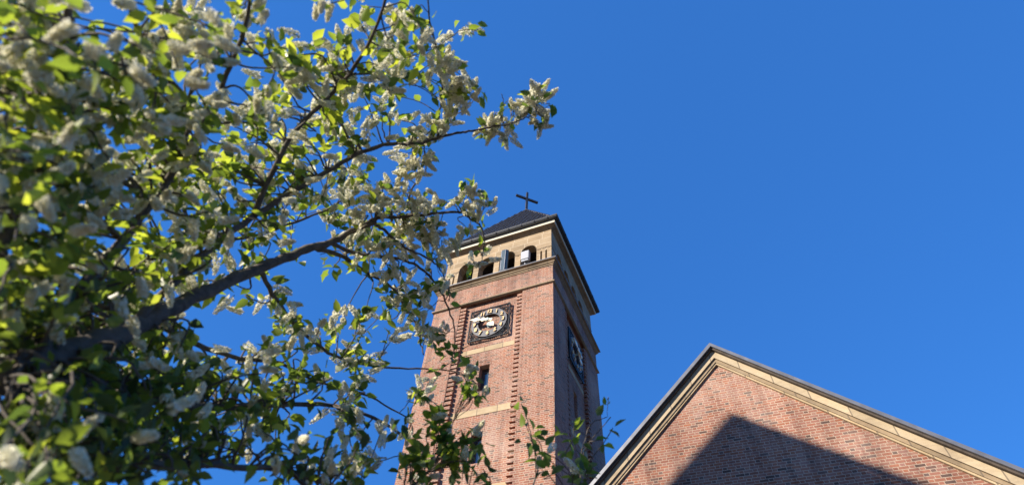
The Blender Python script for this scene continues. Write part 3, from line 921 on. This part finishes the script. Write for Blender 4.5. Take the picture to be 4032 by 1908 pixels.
class Fast:
    """collects many small faces with a tone per face"""
    def __init__(s): s.v = []; s.f = []; s.t = []; s.n = 0
    def add(s, vs, fs, tone):
        s.v.append(np.asarray(vs)); s.f.extend([tuple(i + s.n for i in f) for f in fs]); s.t.extend([tone] * len(fs) if np.isscalar(tone) else tone); s.n += len(vs)
FOL = {g: Fast() for g in GROUPS}; BLO = {g: Fast() for g in GROUPS}; TWG = {g: MB() for g in GROUPS}
def unit(v): return v / (np.linalg.norm(v) + 1e-12)
def leaf(F, p, d, nrm, L, tone):
    d = unit(d); side = unit(np.cross(d, nrm)); nrm = np.cross(side, d)
    w = L * rng.uniform(.24, .31); curl = rng.uniform(-.02, .16) * L; fold = rng.uniform(.04, .16) * L
    st = p + d * L * .10
    P = [p, st + d * L * .02,
         st + d * L * .30 + side * w * .92 + nrm * fold, st + d * L * .34 - nrm * .0, st + d * L * .30 - side * w * .92 + nrm * fold,
         st + d * L * .62 + side * w * .80 + nrm * (fold - curl * .5), st + d * L * .64 - nrm * curl * .5, st + d * L * .62 - side * w * .80 + nrm * (fold - curl * .5),
         st + d * L - nrm * curl * 1.4]
    F.add(P, [(1, 2, 3), (1, 3, 4), (2, 5, 6, 3), (3, 6, 7, 4), (5, 8, 6), (6, 8, 7)], tone)
def raceme(F, p, d, L, tone0=0.0):
    """drooping spike of small five-petalled flowers"""
    d = unit(d); n = int(24 + 12 * rng.random()); a = rng.random() * 6.28
    side = unit(np.cross(d, (0.3, 0.5, 0.8))); up = np.cross(side, d)
    bend = rng.normal(0, .12, 2)
    core = lambda t: p + d * L * t + (side * bend[0] + up * bend[1]) * L * t * t - np.array((0, 0, .10 * L * t * t))
    for i in range(5):                    # green stalk
        a0, a1 = core(i / 5), core((i + 1) / 5); w = side * .0035; w2 = up * .0035
        F.add([a0 - w, a0 + w, a1 + w, a1 - w, a0 - w2, a0 + w2, a1 + w2, a1 - w2], [(0, 1, 2, 3), (4, 5, 6, 7)], .02)
    for i in range(n):
        t = .14 + .86 * (i + .5) / n
        a += 2.4
        R = L * .125 * (1.05 - .80 * t ** 2) * rng.uniform(.75, 1.2)
        o = unit(side * math.cos(a) + up * math.sin(a) + d * .25)
        c = core(t) + o * R
        fr = .0150 * rng.uniform(.8, 1.15) * (1.0 if t < .85 else .62)
        u = unit(np.cross(o, (.31, .22, .92)) + rng.normal(0, .25, 3)); v = unit(np.cross(o, u)); u = np.cross(v, o)
        vs = [c - o * .004]; ph = rng.random() * 6.28
        for k in range(5):
            for dk, rr in ((-.42, .78), (0, 1.08), (.42, .78)):
                an = ph + (k + dk) * 1.2566
                vs.append(c + (u * math.cos(an) + v * math.sin(an)) * fr * rr + o * .006)
        fs = [(0, 1 + 3 * k, 2 + 3 * k, 3 + 3 * k) for k in range(5)]
        tn = min(1, max(.3, rng.normal(.72, .2)))
        F.add(vs, fs, tn)
        if i % 2 == 0: F.add([c + u * fr * .22 + o * .008, c + v * fr * .22 + o * .008, c - u * fr * .22 + o * .008, c - v * fr * .22 + o * .008], [(0, 1, 2, 3)], .17)
SUNV = SUN
def sprig(u, v, d, nb, nl, spread=.16, bright=.5, size=1.0, tether=True):
    """a short shoot hanging at that spot: joined to the nearest branch, with nb flower spikes and nl leaves"""
    c = at_ray(u, v, d)
    dd = (allp - c); sc = (dd ** 2).sum(1)
    i = int(np.argmin(sc)); g, b, k, r = allo[i]; q = allp[i]
    if np.sqrt(sc[i]) > 1.6: return
    mid = (q + c) / 2 + rng.normal(0, .04, 3) + np.array((0, 0, .05))
    r_ = min(r * .5, .008)
    if tether and np.sqrt(sc[i]) > .03: 
        path = smooth_path([q, mid, c], 4, .003)
        TWG[g].tube(path, list(np.linspace(r_, .0035, len(path))), 5)
        along = unit(c - q)
    else: path = [q, c]; along = unit(rng.normal(0, 1, 3))
    for j in range(nb):
        p = c + rng.normal(0, spread * .55, 3)
        dr = unit(rng.normal(0, .75, 3) + along * .6 + np.array((0, 0, .25)))
        L = rng.uniform(.10, .165) * size
        if spread > .1: TWG[g].tube([c, (c + p) / 2 + rng.normal(0, .01, 3), p], [.003, .0028, .0025], 4)
        raceme(BLO[g], p, dr, L)
    for j in range(nl):
        f = rng.random()
        p = path[int(len(path) * (.5 + .5 * f)) if len(path) > 4 else -1] if (rng.random() < .35 and len(path) > 4 and int(len(path) * (.5 + .5 * f)) < len(path)) else c + rng.normal(0, spread * .5, 3)
        dr = unit(rng.normal(0, .8, 3) + along * .35 + np.array((0, 0, -.15)))
        n0 = unit(np.array((0, 0, 1.0)) + rng.normal(0, .55, 3))
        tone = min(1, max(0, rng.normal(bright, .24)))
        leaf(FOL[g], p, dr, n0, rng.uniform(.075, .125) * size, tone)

# -- clusters that can be told apart, near the tower
sharp = [(400,70,6),(500,190,8),(600,130,5),(560,240,7),(650,270,4),(820,80,6),(820,130,5),(890,170,5),(870,225,2),(815,180,1),(800,340,3),(790,370,4),(810,290,1),
 (480,310,7),(560,350,6),(600,350,4),(340,400,6),(420,430,5),(500,465,1),(600,440,3),(640,400,3),(650,490,3),(680,545,1),(380,560,5),(410,590,3),(440,660,6),(430,710,3),
 (590,665,1),(600,735,2),(590,780,2),(570,810,2),(690,610,3),(660,650,2),(880,480,2),(860,520,3),(500,790,3),(350,210,6),(250,160,5),(230,60,6),(210,360,5),(230,235,4),
 (640,900,6),(500,960,5),(370,930,4),(370,780,2),(430,250,5),(300,415,4),(850,1150,3),(830,1200,3),(160,300,4),(120,220,5),(90,90,6),(150,420,3)]
for x, y, n in sharp:
    u, v = Z7(x, y); d = dist(u, v) + rng.normal(0, .12)
    k = max(1, n // 2)
    for _ in range(k):
        sprig(u + rng.normal(0, 4 * n), v + rng.normal(0, 3.5 * n), d + rng.normal(0, .06), max(2, round(1.5 * n / k)), 1 if rng.random() < .7 else 2, .05, .6)
lv = [(820,22,4),(580,370,5),(365,285,6),(350,350,7),(590,630,5),(340,690,7),(545,865,5),(450,760,5),(620,480,4),(560,700,4),(890,275,4),(910,400,4),(715,740,4),(840,560,6),(700,1040,9),
 (830,1100,5),(620,950,8),(660,1150,5),(770,1070,6),(350,790,6),(310,850,5),(220,770,5),(130,190,5),(580,610,3),(460,150,5),(640,190,3),(560,250,4),(250,350,5),(300,130,5),(420,590,2),(330,520,4),(230,500,5)]
for x, y, n in lv:
    u, v = Z7(x, y); d = dist(u, v)
    sprig(u, v, d, 0, n, .06, .62)
top = [(1120,320,4),(1180,260,6),(1220,200,6),(1270,160,5),(1240,340,2),(1270,400,2),(900,370,4),(870,420,4),(930,440,4),(980,390,2),(960,470,2),(820,430,1),(600,240,5),(650,60,5),(700,150,4),
 (500,400,5),(430,420,4),(330,480,5),(380,490,4),(280,600,6),(270,700,6),(300,760,5),(350,680,4),(250,790,3),(610,110,5),(520,20,6),(540,-60,6),(480,-120,7)]
for x, y, n in top:
    u, v = Z6(x, y); k = max(1, n // 2)
    for _ in range(k): sprig(u + rng.normal(0, 3.8 * n), v + rng.normal(0, 3.8 * n), dist(u, v) - .1, max(1, round(1.3 * n / k)), 1, .05, .6)
tl = [(970,265,5),(940,370,2),(1230,130,2),(1340,290,4),(1310,350,3),(1100,270,2),(850,460,3),(790,130,6),(360,560,5),(450,330,4),(520,150,4),(560,280,2),(400,160,5)]
for x, y, n in tl:
    u, v = Z6(x, y); sprig(u, v, dist(u, v) - .1, 0, n, .05, .5)
lowl = [(1700,1640,10),(1740,1740,14),(1800,1800,14),(1850,1720,6),(1660,1830,12),(1900,1870,5),(2060,1660,6),(2090,1720,7),(2120,1800,7),(2140,1860,4),(2290,1680,7),(2270,1750,8),(2310,1790,5),(2260,1850,7),(2390,1640,3),(2370,1700,3),(1860,1500,5),(1880,1570,3)]
for u, v, n in lowl:
    for _ in range(6 if u < 1950 else 2): sprig(u + rng.normal(0, 24), v + rng.normal(0, 34), dist(u, v) * .92, 1 if rng.random() < .18 else 0, n // 2 + 1, .07, .52, .95)

HOLES = [(1490, 1110, 85, 110), (1640, 1010, 50, 70), (1610, 660, 60, 60), (380, 110, 150, 95), (820, 330, 110, 70), (850, 1270, 150, 85), (700, 1180, 90, 50), (1240, 60, 110, 110), (1250, 1700, 80, 90), (950, 1850, 90, 70), (500, 560, 120, 50), (560, 860, 120, 45), (1380, 1130, 120, 60), (1000, 260, 80, 60), (1100, 100, 70, 60), (350, 1000, 150, 35), (1080, 1080, 90, 40), (300, 1560, 160, 30), (1540, 1250, 80, 120), (1560, 800, 50, 50)]
MAINI = np.array([i for i, a_ in enumerate(allo) if a_[1] == 'main'])
# -- the dense part of the crown: how full each 240-pixel cell of the view is (0..9)
DENS = ["7657689300", "8888899200", "8888998000", "8789876000", "9888764000", "9985664000", "9999874000", "9999886200"]
FLOW = ["4555568850", "3345567850", "3333456650", "3333455650", "2222345650", "1122345550", "1011135550", "1001124450"]
for r in range(8):
    for c in range(-1, 9):
        dn = int(DENS[r][max(0, c)]) / 9; fl = int(FLOW[r][max(0, c)]) / 9
        if c >= 6: dn *= (.72 if r < 2 else .5)
        if c == 5: dn *= .85
        n = int(round(dn ** 1.4 * ((19 if r < 5 else 26) if c >= 0 else 5) * (1.4 if c < 3 else 1.0)))
        for _ in range(n):
            u = (c + rng.random()) * 240; v = (r + rng.random()) * 239
            # keep a few sky holes
            if any(((u - hu) / ru) ** 2 + ((v - hv) / rv) ** 2 < 1.7 for hu, hv, ru, rv in HOLES) and rng.random() < .93: continue
            d = dist(u, v) + rng.normal(.1, .33)
            if ((AU[MAINI] - u) ** 2 + (AV[MAINI] - v) ** 2).min() < 85 ** 2: d = dist(u, v) + rng.uniform(.25, .6)
            br = .44 + .38 * max(0.0, 1 - v / 1908) ** 1.2 + rng.normal(0, .10)  # leaf colour brightens towards the top: sunlight on the crown put into the tone
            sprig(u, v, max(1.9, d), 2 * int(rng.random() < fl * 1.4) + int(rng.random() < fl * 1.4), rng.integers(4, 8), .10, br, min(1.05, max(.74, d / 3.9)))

def link_fast(name, F, mat, parent):
    if not F.f: return None
    V = (np.concatenate(F.v) - ROOTLOC[tree.name]) * S
    me = bpy.data.meshes.new(name); me.from_pydata(V.tolist(), [], F.f)
    at_ = me.attributes.new('tone', 'FLOAT', 'FACE'); at_.data.foreach_set('value', np.array(F.t, np.float32))
    me.shade_smooth(); me.materials.append(mat)
    o = bpy.data.objects.new(name, me); COL.objects.link(o); o.parent = parent
    return o
for g, bs in GROUPS.items():
    mb = TWG[g]
    for b in bs:
        path, r0, r1 = BR[b]
        n = len(path); rad = [(r0 + (r1 - r0) * (i / (n - 1)) ** .8) * (1 + .10 * math.sin(i * 2.3)) for i in range(n)]
        mb.tube(path, rad, 10 if r0 > .03 else 7)
    lb = link('limb', mb, M['bark'], tree, smooth=True, fix=False)
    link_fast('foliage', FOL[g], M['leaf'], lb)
    link_fast('blossom', BLO[g], M['petal'], lb)
